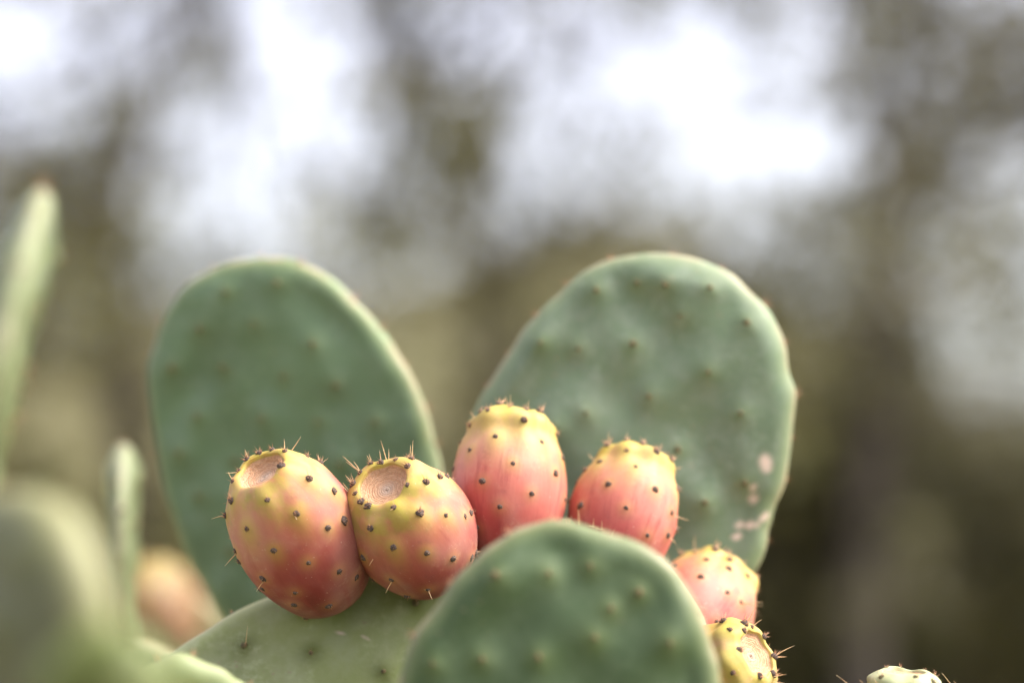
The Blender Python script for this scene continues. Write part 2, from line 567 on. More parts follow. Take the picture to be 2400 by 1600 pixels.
g = lambda *pts: [px(*p) for p in pts]
make_tree('grey-leaved tree with crooked mauve-brown limbs behind the scarred cactus pad', (px(2060, 800)[0], YT),
          [(px(2040, 800)[0], YT, -0.05), px(2030, 1500), px(2040, 1000), px(2080, 620), px(2110, 330), px(2150, 40), px(2190, -400)],
          [.08, .065, .055, .048, .04, .03, .01],
          [(g((2095, 420), (2030, 250), (1985, 60), (1960, -150)), .026), (g((2090, 520), (2230, 380), (2330, 200), (2420, 60)), .030),
           (g((2050, 800), (2200, 700), (2350, 600)), .024), (g((2045, 900), (1950, 700), (1880, 560)), .022)],
          0.68, 3.4, 11, M_LEAF_GREY, 100000)
make_tree('olive-leaved tree rising between the two tall cactus pads', (px(1130, 800)[0], YT + .1),
          [(px(1120, 800)[0], YT + .1, -0.05), px(1110, 1400), px(1130, 950), px(1120, 600), px(1040, 330), px(960, 150), px(880, -100), px(820, -450)],
          [.07, .055, .045, .04, .03, .018, .01, .005],
          [(g((1120, 650), (1300, 560), (1450, 440), (1490, 300)), .028), (g((1115, 560), (930, 500), (760, 420), (690, 300)), .025),
           (g((1090, 450), (1150, 300), (1290, 150), (1320, 0)), .017), (g((1130, 900), (1500, 700), (1700, 560)), .022)],
          -0.62, 0.86, 12, M_LEAF_OLIVE, 80000)
make_tree('sparse tree of dull olive leaves behind the leaning edge-on pad', (px(300, 800)[0], YT - .1),
          [(px(330, 800)[0], YT - .1, -0.05), px(320, 1400), px(290, 900), px(260, 560), px(330, 250), px(410, 30), px(440, -400)],
          [.08, .065, .055, .045, .036, .026, .008],
          [(g((270, 640), (120, 470), (30, 330), (-120, 150)), .026), (g((300, 380), (220, 200), (240, 60), (270, -80)), .020),
           (g((280, 800), (430, 640), (560, 520)), .022)],
          -3.2, -0.52, 13, M_LEAF_OLIVE, 100000)


def make_shrub(label, x, y, rx, h, seed, mat, n):
    rng = np.random.default_rng(seed)
    t = thing('shrub', label, 'shrub', (x, y, 0), 'shrubs behind the cactus')
    stems = []
    for k in range(9):
        a = rng.uniform(0, 6.28)
        e = np.array([math.cos(a) * rx * .6, math.sin(a) * rx * .5, h * rng.uniform(.6, .92)])
        stems.append(tube([(0.04 * math.cos(a), 0.04 * math.sin(a), -0.03), e * np.array([.35, .35, .5]), e], [.022, .015, .005], 6))
    link('stems', join_tubes('stems', stems, [M_BARK]), t)
    m = n // 10
    q = rng.normal(size=(m, 3))
    q /= np.linalg.norm(q, axis=1)[:, None]
    q *= (rng.random(m) ** 0.45)[:, None]
    lump = 1 + .16 * np.sin(q[:, 0] * 6 + seed) + .14 * np.sin(q[:, 2] * 7 + q[:, 1] * 5)
    c = np.stack([q[:, 0] * rx * lump, q[:, 1] * rx * .75, h * .52 + q[:, 2] * h * .5 * lump], 1)
    pos = np.repeat(c, 10, 0) + rng.normal(0, .06, (m * 10, 3))
    pos[:, 2] = np.maximum(pos[:, 2], .03)
    link('crown', leaf_mesh('crown', pos, .085, .034, mat, rng, .1), t)


for i, (lab, u, y, rx, h, mat) in enumerate([
        ('low brown-green shrub behind the leaning edge-on pad', 30, 8.2, 0.75, 1.35, M_LEAF_BROWN),
        ('rounded olive-brown shrub behind the deep green tall pad', 560, 8.6, 0.8, 1.45, M_LEAF_BROWN),
        ('shrub behind the scarred cactus pad', 1560, 8.6, 0.85, 1.7, M_LEAF_BROWN),
        ('dark shrub showing past the edge of the scarred cactus pad', 1960, 7.8, 0.60, 1.7, M_LEAF_DARK),
        ('low dark shrub above the small green fruit', 2230, 8.4, 0.85, 1.6, M_LEAF_DARK),
        ('dark shrub at the foot of the grey-leaved tree', 2560, 8.0, 0.75, 1.45, M_LEAF_DARK),
        ('dark shrub standing farthest back below the grey-leaved tree', 2090, 9.2, 1.0, 1.80, M_LEAF_DARK),
        ('small dense dark shrub standing in front of the other dark shrubs', 2080, 7.1, 0.50, 1.62, M_LEAF_DARK),
        ('narrow dark shrub beside the trunk of the grey-leaved tree', 1890, 7.2, 0.42, 1.66, M_LEAF_DARK)]):
    make_shrub(lab, (u - 1200) / FPX * y, y, rx, h, 40 + i, mat, 24000 if mat is M_LEAF_DARK else 15000)


# ------------------------------------------------------------------ areoles and spines
def needle(p, d, length, r, sides=3):
    d = np.array(d, float)
    d /= np.linalg.norm(d)
    a = np.cross(d, [0.31, 0.77, 0.55])
    a /= np.linalg.norm(a)
    b = np.cross(d, a)
    V = [np.array(p) + r * (math.cos(6.283 * k / sides) * a + math.sin(6.283 * k / sides) * b) for k in range(sides)] + [np.array(p) + d * length]
    return np.array(V), np.array([(k, (k + 1) % sides, sides) for k in range(sides)])


def cushion(rad, hgt, rng, seg=8, rings=4, rough=0.16):
    V, F, Q = [], [], []
    for i in range(rings):
        a = i / rings * math.pi / 2
        for k in range(seg):
            q = 2 * math.pi * k / seg
            j = 1 + rng.normal(0, rough)
            V.append((rad * math.cos(a) * math.cos(q) * j, rad * math.cos(a) * math.sin(q) * j, hgt * math.sin(a) * j - 0.0004 * (i == 0)))
    V.append((0, 0, hgt * (1 + rng.normal(0, rough))))
    for i in range(rings - 1):
        for k in range(seg):
            Q.append((i * seg + k, i * seg + (k + 1) % seg, (i + 1) * seg + (k + 1) % seg, (i + 1) * seg + k))
    for k in range(seg):
        F.append(((rings - 1) * seg + k, (rings - 1) * seg + (k + 1) % seg, rings * seg))
    return np.array(V), np.array(Q), np.array(F)


def areole_mesh(name, rad, hgt, bristles, blen, felt, rng, updir=0.5):
    v, q, f = cushion(rad, hgt, rng)
    V, T = [v], [f]
    n = len(v)
    nb = 0
    for k in range(bristles):
        a = rng.uniform(0, 6.28)
        r = rad * rng.uniform(0, .8)
        tilt = rng.uniform(.1, 1.0)
        d = (math.cos(a) * tilt, math.sin(a) * tilt + updir, 1.0)
        nv, nf = needle((r * math.cos(a), r * math.sin(a), hgt * .4), d, blen * rng.uniform(.5, 1.2), rad * 0.085)
        V.append(nv)
        T.append(nf + n)
        n += len(nv)
        nb += len(nf)
    idx = [0] * (len(q) + len(f)) + [1] * nb
    return mesh_from(name, np.vstack(V), [q, np.vstack(T)], [felt, M_RUST], smooth=True, mat_idx=idx)


ARE_RIM = [areole_mesh('areole', .00158, .0013, 14, .0032, M_FELT, RNG) for _ in range(4)]
ARE_BODY = [areole_mesh('areole', .00155, .0012, 5, .0018, M_FELT, RNG, .1) for _ in range(4)]
ARE_PAD = [areole_mesh('areole', .0014, .0008, 5, .0030, M_PALE_FELT, RNG, .1) for _ in range(3)]
ARE_EDGE = [areole_mesh('areole', .0015, .0010, 8, .0055, M_FELT, RNG, 0) for _ in range(3)]


def put_areole(parent, meshes, loc, nrm, upv, scale=1.0):
    z = Vector(nrm).normalized()
    y = Vector(upv) - z * Vector(upv).dot(z)
    y = y.normalized() if y.length > 1e-4 else z.orthogonal().normalized()
    x = y.cross(z)
    o = bpy.data.objects.new('areole', random.choice(meshes))
    COL.objects.link(o)
    o.parent = parent
    s = scale * random.uniform(.72, 1.22)
    M = Matrix((x, y, z)).transposed().to_4x4()
    M = Matrix.Translation(Vector(loc)) @ M @ Matrix.Rotation(random.uniform(-.5, .5), 4, 'Z') @ Matrix.Scale(s, 4)
    o.matrix_local = M
    return o


def put_spine(parent, a, b, r=0.00022):
    a, b = Vector(a), Vector(b)
    L = (b - a).length
    mid = (a + b) / 2 + Vector((RNG.normal(), RNG.normal(), RNG.normal())) * L * .02
    v, f, t = tube([(0, 0, 0), tuple(mid - a), tuple(b - a)], [r, r * .75, r * .2], 5)
    me = mesh_from('spine', v, [f, t], [M_STRAW])
    return link('spine', me, parent, a)


# ------------------------------------------------------------------ pads
def build_pad(parent, org, e1, e2, nv, outline, T, mat, areoles=None, scars=(), label=None, lattice=0.026, seed=0,
              rim_areoles=True, cup=0.0, back=True, wav=0.0009):
    """outline: local (a, b) points in metres on the plane through org spanned by e1, e2; nv faces the viewer"""
    rng = np.random.default_rng(seed + 100)
    e1, e2, nv = [np.array(x) for x in (e1, e2, nv)]
    ol = catmull(np.array(outline), 10, closed=True)
    lo, hi = ol.min(0), ol.max(0)
    cen = (lo + hi) / 2
    rel = ol - cen
    th = np.arctan2(rel[:, 1], rel[:, 0])
    rr = np.hypot(rel[:, 0], rel[:, 1])
    o_ = np.argsort(th)
    th, rr = th[o_], rr[o_]
    NTH, NR = 200, 44
    tg = np.linspace(-math.pi, math.pi, NTH, endpoint=False)
    rho = np.interp(tg, th, rr, period=2 * math.pi)
    rho = rho + .00035 * np.sin(tg * 11 + 2 * np.sin(tg * 3 + seed)) + .0002 * np.sin(tg * 23 + 3 * np.sin(tg * 5 + seed))
    tt = np.linspace(0, 1, NR + 1)[1:]
    rg = 1 - (1 - tt) ** 1.9
    R, TH = np.meshgrid(rg, tg, indexing='ij')
    RHO = np.broadcast_to(rho, R.shape)
    a = R * RHO * np.cos(TH)
    b = R * RHO * np.sin(TH)
    dist = (1 - R) * RHO                                   # distance in from the outline
    wr = 0.011
    prof = np.sqrt(np.clip(1 - (1 - np.clip(dist / wr, 0, 1)) ** 2, 0, 1)) * (0.84 + 0.16 * (1 - R ** 2))
    hgt = T * prof
    # areole positions on the two faces
    def lattice_pts():
        pts = []
        row = 0
        y = lo[1] - cen[1] + lattice * .6
        while y < hi[1] - cen[1]:
            x = lo[0] - cen[0] + (lattice * .55 if row % 2 else lattice * 1.05)
            while x < hi[0] - cen[0]:
                qx, qy = x + rng.normal(0, .0022), y + rng.normal(0, .0022)
                rm = np.interp(math.atan2(qy, qx), th, rr, period=2 * math.pi)
                if math.hypot(qx, qy) < rm - .011:
                    pts.append((qx, qy))
                x += lattice
            y += lattice * .72
            row += 1
        return pts
    front = [(p[0] - cen[0], p[1] - cen[1]) for p in areoles] if areoles is not None else lattice_pts()
    rear = lattice_pts() if back else []
    ph = rng.uniform(0, 6.28, 6)

    def relief(a, b, pts, full=True):
        d = np.zeros_like(a)
        h = np.zeros_like(a)
        for qx, qy in pts:
            r2 = (a - qx) ** 2 + (b - qy) ** 2
            d += 0.0017 * np.exp(-r2 / (2 * .0050 ** 2)) + .0007 * np.exp(-r2 / (2 * .0022 ** 2))
            h = np.maximum(h, np.exp(-r2 / (2 * .0034 ** 2)))
        d += wav * (np.sin(a * 160 + ph[0] + 2 * np.sin(b * 70)) + np.sin(b * 130 + ph[1] + 2 * np.sin(a * 60)))
        d += wav * 1.3 * np.sin(a * 55 + b * 40 + ph[2])
        return d, h
    fd, fh = relief(a, b, front)
    rd, rh = relief(a, b, rear)
    edgefall = np.clip(dist / .012, 0, 1)
    zf = hgt + fd * edgefall
    zb = -(hgt + rd * edgefall)
    bend = cup * (a ** 2 + b ** 2)
    rimv = 1 - sstep(.0005, .0085, dist)
    edgev = 1 - sstep(.0, .0032, dist)
    scar = np.zeros_like(a)
    for (qx, qy, sx, sy, ang) in scars:
        da, db = a - (qx - cen[0]), b - (qy - cen[1])
        ca, sa = math.cos(ang), math.sin(ang)
        x_, y_ = (da * ca + db * sa) / sx, (-da * sa + db * ca) / sy
        scar = np.maximum(scar, 1 - sstep(.5, 1.1, np.sqrt(x_ ** 2 + y_ ** 2)))
    c3 = np.array(org) + cen[0] * e1 + cen[1] * e2
    base = np.array(parent.location)

    def world_pts(a, b, z):
        return a[..., None] * e1 + b[..., None] * e2 + z[..., None] * nv
    Vf = world_pts(a, b, zf + bend).reshape(-1, 3)
    Vb = world_pts(a, b, zb + bend).reshape(-1, 3)
    cf = (zf[0].mean()) * nv
    cb = (zb[0].mean()) * nv
    V = np.vstack([Vf, [cf], Vb, [cb]])
    n1 = len(Vf) + 1
    gi = np.arange(NR * NTH).reshape(NR, NTH)
    nx = np.roll(gi, -1, 1)
    Q = np.stack([gi[:-1], gi[1:], nx[1:], nx[:-1]], -1).reshape(-1, 4)
    Tr = np.stack([np.full(NTH, n1 - 1), gi[0], nx[0]], -1)
    Qb = Q[:, ::-1] + n1
    Trb = np.stack([np.full(NTH, len(V) - 1), nx[0] + n1, gi[0] + n1], -1)
    seam = np.stack([gi[-1], gi[-1] + n1, nx[-1] + n1, nx[-1]], -1)
    cat2 = lambda x, y, c0: np.concatenate([x.ravel(), [c0], y.ravel(), [c0]])
    me = mesh_from('pad', V, [np.vstack([Q, Qb, seam]), np.vstack([Tr, Trb])], [mat], attrs={
        'rim': cat2(rimv, rimv, 0), 'edge': cat2(edgev, edgev, 0), 'are': cat2(fh, rh, 0), 'scar': cat2(scar, scar * 0, 0)})
    o = link('pad', me, parent, Vector(c3 - base))
    if label:
        o['label'] = label

    def height(qx, qy, pts):
        rm = np.interp(math.atan2(qy, qx), th, rr, period=2 * math.pi)
        ds = max(rm - math.hypot(qx, qy), 0)
        k = min(ds / wr, 1)
        d, _ = relief(np.array([qx]), np.array([qy]), pts)
        return T * math.sqrt(max(1 - (1 - k) ** 2, 0)) * (.84 + .16 * (1 - (1 - ds / rm) ** 2)) + d[0] * min(ds / .012, 1)
    for qx, qy in front:
        z = height(qx, qy, front) + cup * (qx * qx + qy * qy) - .0003
        put_areole(o, ARE_PAD, Vector(qx * e1 + qy * e2 + z * nv), nv, e2)
    for qx, qy in rear:
        z = height(qx, qy, rear) - cup * (qx * qx + qy * qy) - .0003
        put_areole(o, ARE_PAD, Vector(qx * e1 + qy * e2 - z * nv), -nv, e2)
    if rim_areoles:
        per = np.cumsum(np.hypot(*np.diff(np.stack([rho * np.cos(tg), rho * np.sin(tg)]), axis=1)))
        m = max(6, int(per[-1] / .023))
        for k in range(m):
            i = int(np.searchsorted(per, per[-1] * (k + rng.uniform(.2, .8)) / m)) % NTH
            ang, r_ = tg[i], rho[i]
            if math.sin(ang) < -.75:
                continue
            q = (r_ - .0006) * (math.cos(ang) * e1 + math.sin(ang) * e2) + (cup * r_ * r_ + rng.normal(0, .0012)) * nv
            put_areole(o, ARE_EDGE, Vector(q), math.cos(ang) * e1 + math.sin(ang) * e2, nv, .8)
    return o


def pixel_pad(parent, u0, v0, d0, yaw, pitch, outline_px, T, mat, areoles_px=None, scars_px=(), **kw):
    n = cam_dir(math.sin(math.radians(yaw)) * math.cos(math.radians(pitch)), math.sin(math.radians(pitch)),
                math.cos(math.radians(yaw)) * math.cos(math.radians(pitch)))
    org = P(u0, v0, d0)
    e1 = AX_U.cross(n).normalized()
    e2 = n.cross(e1)

    def hit(u, v, lift=0.0):
        r = ray(u, v)
        q = CAM + r * ((org + n * lift - CAM).dot(n) / r.dot(n)) - org
        return (q.dot(e1), q.dot(e2))
    ol = [hit(*p) for p in outline_px]
    ar = [hit(*p, T) for p in areoles_px] if areoles_px is not None else None
    mm = d0 / FPX
    sc = [(*hit(p[0], p[1], T), p[2] * mm, p[3] * mm, p[4]) for p in scars_px]
    return build_pad(parent, org, e1, e2, n, ol, T, mat, ar, sc, **kw)


def free_pad(parent, base, up, facing, w, h, T, mat, **kw):
    """an obovate pad standing on the point base"""
    up = Vector(up).normalized()
    n = Vector(facing)
    n = (n - up * n.dot(up)).normalized()
    e1 = up.cross(n).normalized()
    ol = []
    for k in range(16):
        a = 2 * math.pi * k / 16
        y = 0.5 - 0.5 * math.cos(a)
        x = math.sin(a) * (0.5 + 0.14 * (y - .5)) * (0.62 + 0.38 * sstep(0, .55, np.array(y)))
        ol.append((x * w * (1 + .02 * math.sin(5 * a)), y * h))
    return build_pad(parent, Vector(base), e1, up, n, ol, T, mat, **kw)


# ------------------------------------------------------------------ fruits
PROFILE = [(.40, 0), (.56, .045), (.72, .12), (.88, .25), (.97, .38), (1.0, .50), (.975, .62), (.90, .74), (.77, .85),
           (.625, .935), (.50, .985), (.425, 1.0), (.375, .996), (.345, .975), (.30, .945), (.20, .925), (.10, .917), (.0, .915)]


def build_fruit(parent, top, base, R, mat, are_px, spines_px, label=None, seed=0, lobes=.02, rim=1.0, cupdepth=1.0, tufts=None):
    rng = np.random.default_rng(seed + 500)
    top, base = Vector(top), Vector(base)
    ax = (top - base)
    L = ax.length
    ax.normalize()
    ex = (-AX_F - ax * (-AX_F).dot(ax)).normalized()          # local x turns towards the lens
    ey = ax.cross(ex)
    B = np.array([ex, ey, ax])                                 # rows
    prof = np.array(PROFILE)
    rimi = 11
    prof[9:14, 0] *= rim
    prof[13:, 1] = 1 - (1 - prof[13:, 1]) * cupdepth
    dense = catmull(prof, 9)
    NS, NP = len(dense), 128
    rimk = rimi * 9
    ph = rng.uniform(0, 6.28, 5)
    S, PHI = np.meshgrid(np.arange(NS), np.linspace(0, 2 * math.pi, NP, endpoint=False), indexing='ij')
    rb, zb = dense[:, 0][S] * R, dense[:, 1][S] * L
    tz = zb / L
    outer = (S <= rimk)
    k = 1 + .025 * np.sin(2 * PHI + ph[0]) + .015 * np.sin(3 * PHI + ph[1])
    k += lobes * np.sin(8 * PHI + ph[2] + 1.5 * tz) * sstep(.62, .95, tz) * sstep(.1, .4, rb / R)
    X = np.stack([rb * k * np.cos(PHI), rb * k * np.sin(PHI), zb + .006 * L * np.sin(5 * PHI + ph[3]) * sstep(.9, 1, tz)
                  * sstep(.2, .5, rb / R) + .008 * L * np.cos(PHI + ph[4]) * sstep(.8, 1, tz)], -1)
    # normals of the undisplaced surface
    gs = np.gradient(X, axis=0)
    gp = (np.roll(X, -1, 1) - np.roll(X, 1, 1))
    N = np.cross(gp, gs)
    N /= np.linalg.norm(N, axis=-1)[..., None] + 1e-12
    gi = np.arange(NS * NP).reshape(NS, NP)
    nx = np.roll(gi, -1, 1)
    Q = np.stack([gi[:-1], nx[:-1], nx[1:], gi[1:]], -1).reshape(-1, 4)
    Xf, Nf, Sf = X.reshape(-1, 3), N.reshape(-1, 3), S.ravel()
    bvh = BVHTree.FromPolygons([Vector(v) for v in Xf], Q.tolist())
    org = np.array(base)
    o_l = Vector(B @ (np.array(CAM) - org))
    mid_px = Vector((0, 0, L * .5))

    def hit(u, v):
        d = Vector(B @ np.array(ray(u, v)))
        for s in np.linspace(0, .6, 25):
            aim = o_l + d * (mid_px - o_l).length
            dd = (aim * (1 - s) + mid_px * s - o_l).normalized()
            loc, nr, idx, ds = bvh.ray_cast(o_l, dd)
            if loc is not None:
                return loc
        return mid_px
    # areoles: those the photograph shows, then the far side
    idxs = []
    outside = np.where(Sf <= rimk)[0]
    Xo = Xf[outside]
    for u, v in are_px:
        h = np.array(hit(u, v))
        q_ = outside[np.argmin(((Xo - h) ** 2).sum(1))]
        if all(np.linalg.norm(Xf[q_] - Xf[w]) > .0042 for w in idxs):
            idxs.append(q_)
    cand = rng.permutation(outside)
    for c in cand[:2500]:
        x, n = Xf[c], Nf[c]
        tcv = x[2] / L
        if tcv < .06:
            continue
        view = np.array(o_l) - x
        facing = n.dot(view) / np.linalg.norm(view)
        if are_px and facing > -.08:
            continue
        md = .0085 if tcv > .93 else .0125
        if all(np.linalg.norm(x - Xf[i]) > md for i in idxs):
            idxs.append(c)
    disp = np.zeros(len(Xf))
    halo = np.zeros(len(Xf))
    for i in idxs:
        p, n = Xf[i], Nf[i]
        dv = Xf - p
        along = dv[:, 2]
        rad = np.sqrt(np.maximum((dv ** 2).sum(1) - along ** 2, 0))
        hi_ = sstep(.55, .95, p[2] / L)
        tail = np.where(along < 0, along / (1 + 2.6 * hi_), along)
        r2 = rad ** 2 + tail ** 2
        disp += (.0004 + .0008 * hi_) * np.exp(-r2 / (2 * (.0026 + .0006 * hi_) ** 2)) * (Sf <= rimk + 6)
        halo = np.maximum(halo, np.exp(-r2 / (2 * (.0026 + .0012 * hi_) ** 2)))
    ripple = np.where(Sf > rimk + 14, .00018 * np.sin(Sf * 1.9), 0)
    Xd = Xf + Nf * (disp + ripple)[:, None]
    nav = sstep(rimk + 5, rimk + 14, Sf.astype(float))
    nr = np.hypot(Xf[:, 0], Xf[:, 1]) / (.38 * R)
    fuv = np.stack([np.cos(PHI) * 2.6 + seed * 3.1, np.sin(PHI) * 2.6, tz * 1.1], -1).reshape(-1, 3)
    fuv[:, 0] *= 1.0
    W = Xd @ B
    me = mesh_from('fruit', W, [Q], [mat], attrs={'ax': tz.ravel(), 'halo': halo * (1 - nav), 'nav': nav, 'nr': nr, 'fuv': fuv})
    o = link('fruit', me, parent, base - parent.location)
    if label:
        o['label'] = label
    for i in idxs:
        tcv = Xf[i][2] / L
        nw = Nf[i] @ B
        put_areole(o, tufts or (ARE_RIM if tcv > .80 else ARE_BODY), Vector(W[i] - nw * .0004), nw, ax, 1.0)
    for (u0, v0, u1, v1) in spines_px:
        h = hit(u0, v0)
        j = outside[np.argmin(((Xo - np.array(h)) ** 2).sum(1))]
        a = Vector(W[j])
        aw = base + a
        d = (aw - CAM).dot(AX_F)
        s = (d / FPX)
        b = a + AX_R * ((u1 - u0) * s) + AX_U * (-(v1 - v0) * s) + Vector(Nf[j] @ B) * .0015
        put_spine(o, a, b)
    return o


def zpx(ox, oy, s, pts):
    return [tuple(((ox if k % 2 == 0 else oy) + c * s) for k, c in enumerate(p)) for p in pts]


# ------------------------------------------------------------------ the fruiting cactus
MAIN_XY = (P(1150, 1600, 1.06).x, P(1150, 1600, 1.06).y + .02)
main = thing('prickly_pear_cactus', 'fruiting prickly pear cactus with pink and yellow fruits along one broad pad', 'cactus', (MAIN_XY[0], MAIN_XY[1], 0))

PAD_A = [(347, 884), (352, 839), (369, 794), (386, 744), (414, 693), (453, 651), (515, 623), (582, 608), (633, 602), (678, 605), (723, 623),
         (779, 654), (835, 705), (891, 766), (925, 817), (958, 873), (998, 957), (1018, 1030), (1034, 1092), (1045, 1180), (1030, 1300),
         (980, 1420), (900, 1540), (820, 1630), (740, 1680), (660, 1640), (600, 1560), (545, 1480), (498, 1401), (459, 1339), (414, 1232),
         (386, 1137), (369, 1053), (355, 963)]
pad_a = pixel_pad(main, 700, 1100, 1.205, -17, -6, PAD_A, .0085, M_PAD_DEEP, seed=1, lattice=.031,
                  label='tall deep green pad behind the two red fruits')
PAD_B = [(1122, 935), (1151, 890), (1190, 834), (1229, 772), (1274, 719), (1325, 671), (1381, 629), (1442, 604), (1515, 592), (1577, 598),
         (1650, 612), (1712, 637), (1751, 677), (1791, 716), (1824, 766), (1841, 811), (1852, 873), (1866, 918), (1861, 985), (1852, 1064),
         (1838, 1131), (1816, 1193), (1799, 1261), (1782, 1317), (1746, 1373), (1690, 1450), (1610, 1540), (1520, 1610), (1420, 1650),
         (1330, 1620), (1240, 1530), (1160, 1400), (1110, 1250), (1092, 1120), (1095, 1010)]
B_ARE = zpx(1100, 570, .5614, [(700, 165), (820, 175), (1005, 185), (530, 195), (880, 305), (1160, 330), (685, 420), (455, 440), (300, 415),
                               (1000, 540), (750, 640), (490, 710), (1135, 710), (985, 1080), (870, 860), (1150, 1000)])
pad_b = pixel_pad(main, 1480, 1000, 1.13, -7, 3, PAD_B, .0085, M_PAD_GREY, B_ARE + [(1200, 1100), (1300, 1000), (1420, 1180)],
                  [(1795, 1085, 17, 26, .3), (1765, 1143, 8, 10, 0), (1766, 1168, 13, 13, 0), (1790, 1212, 18, 9, .7), (1762, 1229, 26, 9, .15),
                   (1735, 1230, 14, 8, 0), (1727, 1258, 14, 8, .2)], seed=2, label='grey-green pad with pinkish scars along one edge')
PAD_C = [(931, 1600), (950, 1547), (973, 1486), (1011, 1433), (1049, 1375), (1084, 1333), (1122, 1299), (1168, 1264), (1225, 1236), (1275, 1222),
         (1321, 1219), (1359, 1224), (1409, 1239), (1455, 1255), (1512, 1278), (1558, 1308), (1589, 1341), (1616, 1387), (1642, 1433), (1660, 1479),
         (1676, 1530), (1688, 1600), (1692, 1720), (1670, 1850), (1610, 1990), (1500, 2130), (1400, 2220), (1310, 2250), (1210, 2220), (1090, 2120),
         (985, 1960), (935, 1810), (922, 1690)]
C_ARE = zpx(900, 1180, .3827, [(690, 440), (1010, 430), (1260, 380), (1560, 540), (1290, 820), (1750, 850), (600, 950), (950, 940), (300, 980), (1390, 640)])
pad_c = pixel_pad(main, 1320, 1450, .908, -3, 7, PAD_C, .0080, M_PAD, C_ARE + [(1150, 1680), (1350, 1700), (1560, 1690), (1250, 1830), (1450, 1850)],
                  seed=3, label='round green pad standing in front of the fruits')
PAD_D = [(395, 1545), (430, 1512), (470, 1484), (520, 1452), (575, 1424), (640, 1396), (740, 1358), (860, 1322), (980, 1280), (1120, 1245), (1250, 1224),
         (1340, 1216), (1400, 1228), (1460, 1250), (1540, 1300), (1610, 1380), (1655, 1470), (1672, 1580), (1660, 1720), (1600, 1880),
         (1480, 2020), (1320, 2140), (1140, 2190), (950, 2160), (760, 2080), (600, 1960), (470, 1820), (395, 1700), (375, 1610)]
D_ARE = zpx(380, 1330, .306, [(630, 592), (1140, 650), (1700, 797), (1945, 275), (1080, 300)])
pad_d = pixel_pad(main, 1000, 1500, 1.052, -4, 20, PAD_D, .0095, M_PAD_OLIVE, D_ARE + [(640, 1640), (820, 1680), (560, 1760), (1000, 1760), (1250, 1500), (1450, 1480)],
                  [(796, 1478, 9, 10, .5), (790, 1490, 5, 5, 0), (858, 1495, 6, 4, 0)], seed=4, label='broad olive green pad carrying the row of fruits')
pad_d_off = pad_d.location + main.location
for s in zpx(1290, 1000, .2041, [(185, 1085, 180, 1015), (215, 1085, 235, 1020), (225, 1085, 200, 1035), (318, 1098, 315, 945), (330, 1098, 330, 970),
                                 (490, 1120, 500, 1045), (585, 1150, 590, 1070), (440, 1100, 560, 1150), (520, 1130, 640, 1185), (700, 1225, 740, 1170),
                                 (830, 1265, 890, 1180), (100, 1090, 120, 1050)]):
    dd = 1.045
    put_spine(pad_d, P(s[0], s[1] + 8, dd) - pad_d_off, P(s[2], s[3], dd) - pad_d_off, .00016)
sp_ = zpx(380, 1330, .306, [(640, 575, 655, 440)])[0]
put_spine(pad_d, P(sp_[0], sp_[1], 1.035) - pad_d_off, P(sp_[2], sp_[3], 1.03) - pad_d_off, .00014)

F1 = zpx(500, 1000, .2934, [(115, 400), (158, 378), (190, 325), (195, 272), (262, 248), (250, 205), (345, 180), (455, 135), (492, 152), (562, 138), (600, 130),
                            (525, 195), (582, 203), (490, 243), (408, 318), (338, 325), (235, 360), (280, 412), (543, 328), (738, 255), (850, 295),
                            (168, 590), (432, 585), (752, 424), (960, 522), (85, 697), (655, 687), (280, 815), (915, 810), (1043, 743), (185, 983), (497, 987),
                            (755, 1087), (215, 1070), (402, 1205), (995, 1150), (655, 1313), (398, 1285), (1133, 1195), (645, 1415), (920, 1420)])
build_fruit(main, P(612, 1102, 1.012), P(788, 1404, 1.048), .0276, M_F_RED, F1,
            zpx(500, 1000, .2934, [(610, 130, 675, 45), (85, 697, 0, 722), (185, 1005, 125, 1085), (655, 700, 678, 738), (402, 1230, 365, 1285),
                                   (560, 138, 555, 90), (250, 205, 240, 160), (115, 390, 100, 345), (280, 412, 205, 438)]),
            'reddish fruit with a yellow top, leaning away from its darker neighbour', 1, cupdepth=.6)
F2 = zpx(780, 1020, .2614, [(250, 327), (352, 290), (440, 285), (488, 218), (562, 250), (698, 243), (663, 303), (632, 377), (672, 453), (553, 502), (425, 597),
                            (350, 568), (258, 618), (253, 533), (262, 485), (208, 447), (272, 388), (145, 505), (145, 602),
                            (822, 430), (940, 392), (1005, 385), (555, 650), (780, 700), (1002, 710), (1180, 715), (1230, 700), (350, 822), (153, 838), (550, 987),
                            (835, 1052), (1075, 1103), (1240, 1085), (285, 1097), (370, 1290), (540, 1293), (858, 1373), (655, 1430), (1290, 1050)])
build_fruit(main, P(899, 1136, 1.014), P(1032, 1346, 1.050), .0274, M_F_ROSE, F2,
            zpx(780, 1020, .2614, [(240, 325, 110, 205), (240, 325, 140, 255), (250, 315, 215, 245), (482, 200, 445, 58), (500, 200, 513, 140), (705, 235, 710, 105),
                                   (690, 235, 695, 150), (190, 440, 150, 385), (140, 500, 70, 425), (350, 275, 325, 225), (540, 1300, 495, 1380),
                                   (858, 1375, 890, 1435), (858, 1375, 800, 1340), (150, 842, 85, 848), (555, 660, 525, 685), (365, 1110, 350, 1150),
                                   (350, 275, 345, 215), (145, 490, 120, 440), (440, 280, 440, 200)]),
            'rose fruit with its round dry cup open to view', 2, cupdepth=.62, rim=1.06)
F3 = zpx(1020, 920, .2486, [(348, 315), (518, 192), (825, 265), (978, 183), (1115, 385), (576, 423), (988, 470), (213, 432), (333, 548), (1225, 588), (160, 700),
                            (724, 667), (1135, 762), (445, 826), (903, 955), (1215, 1010), (255, 993), (617, 1084), (405, 1260), (430, 135), (700, 140), (860, 130),
                            (1000, 140), (610, 130), (525, 150), (930, 140)])
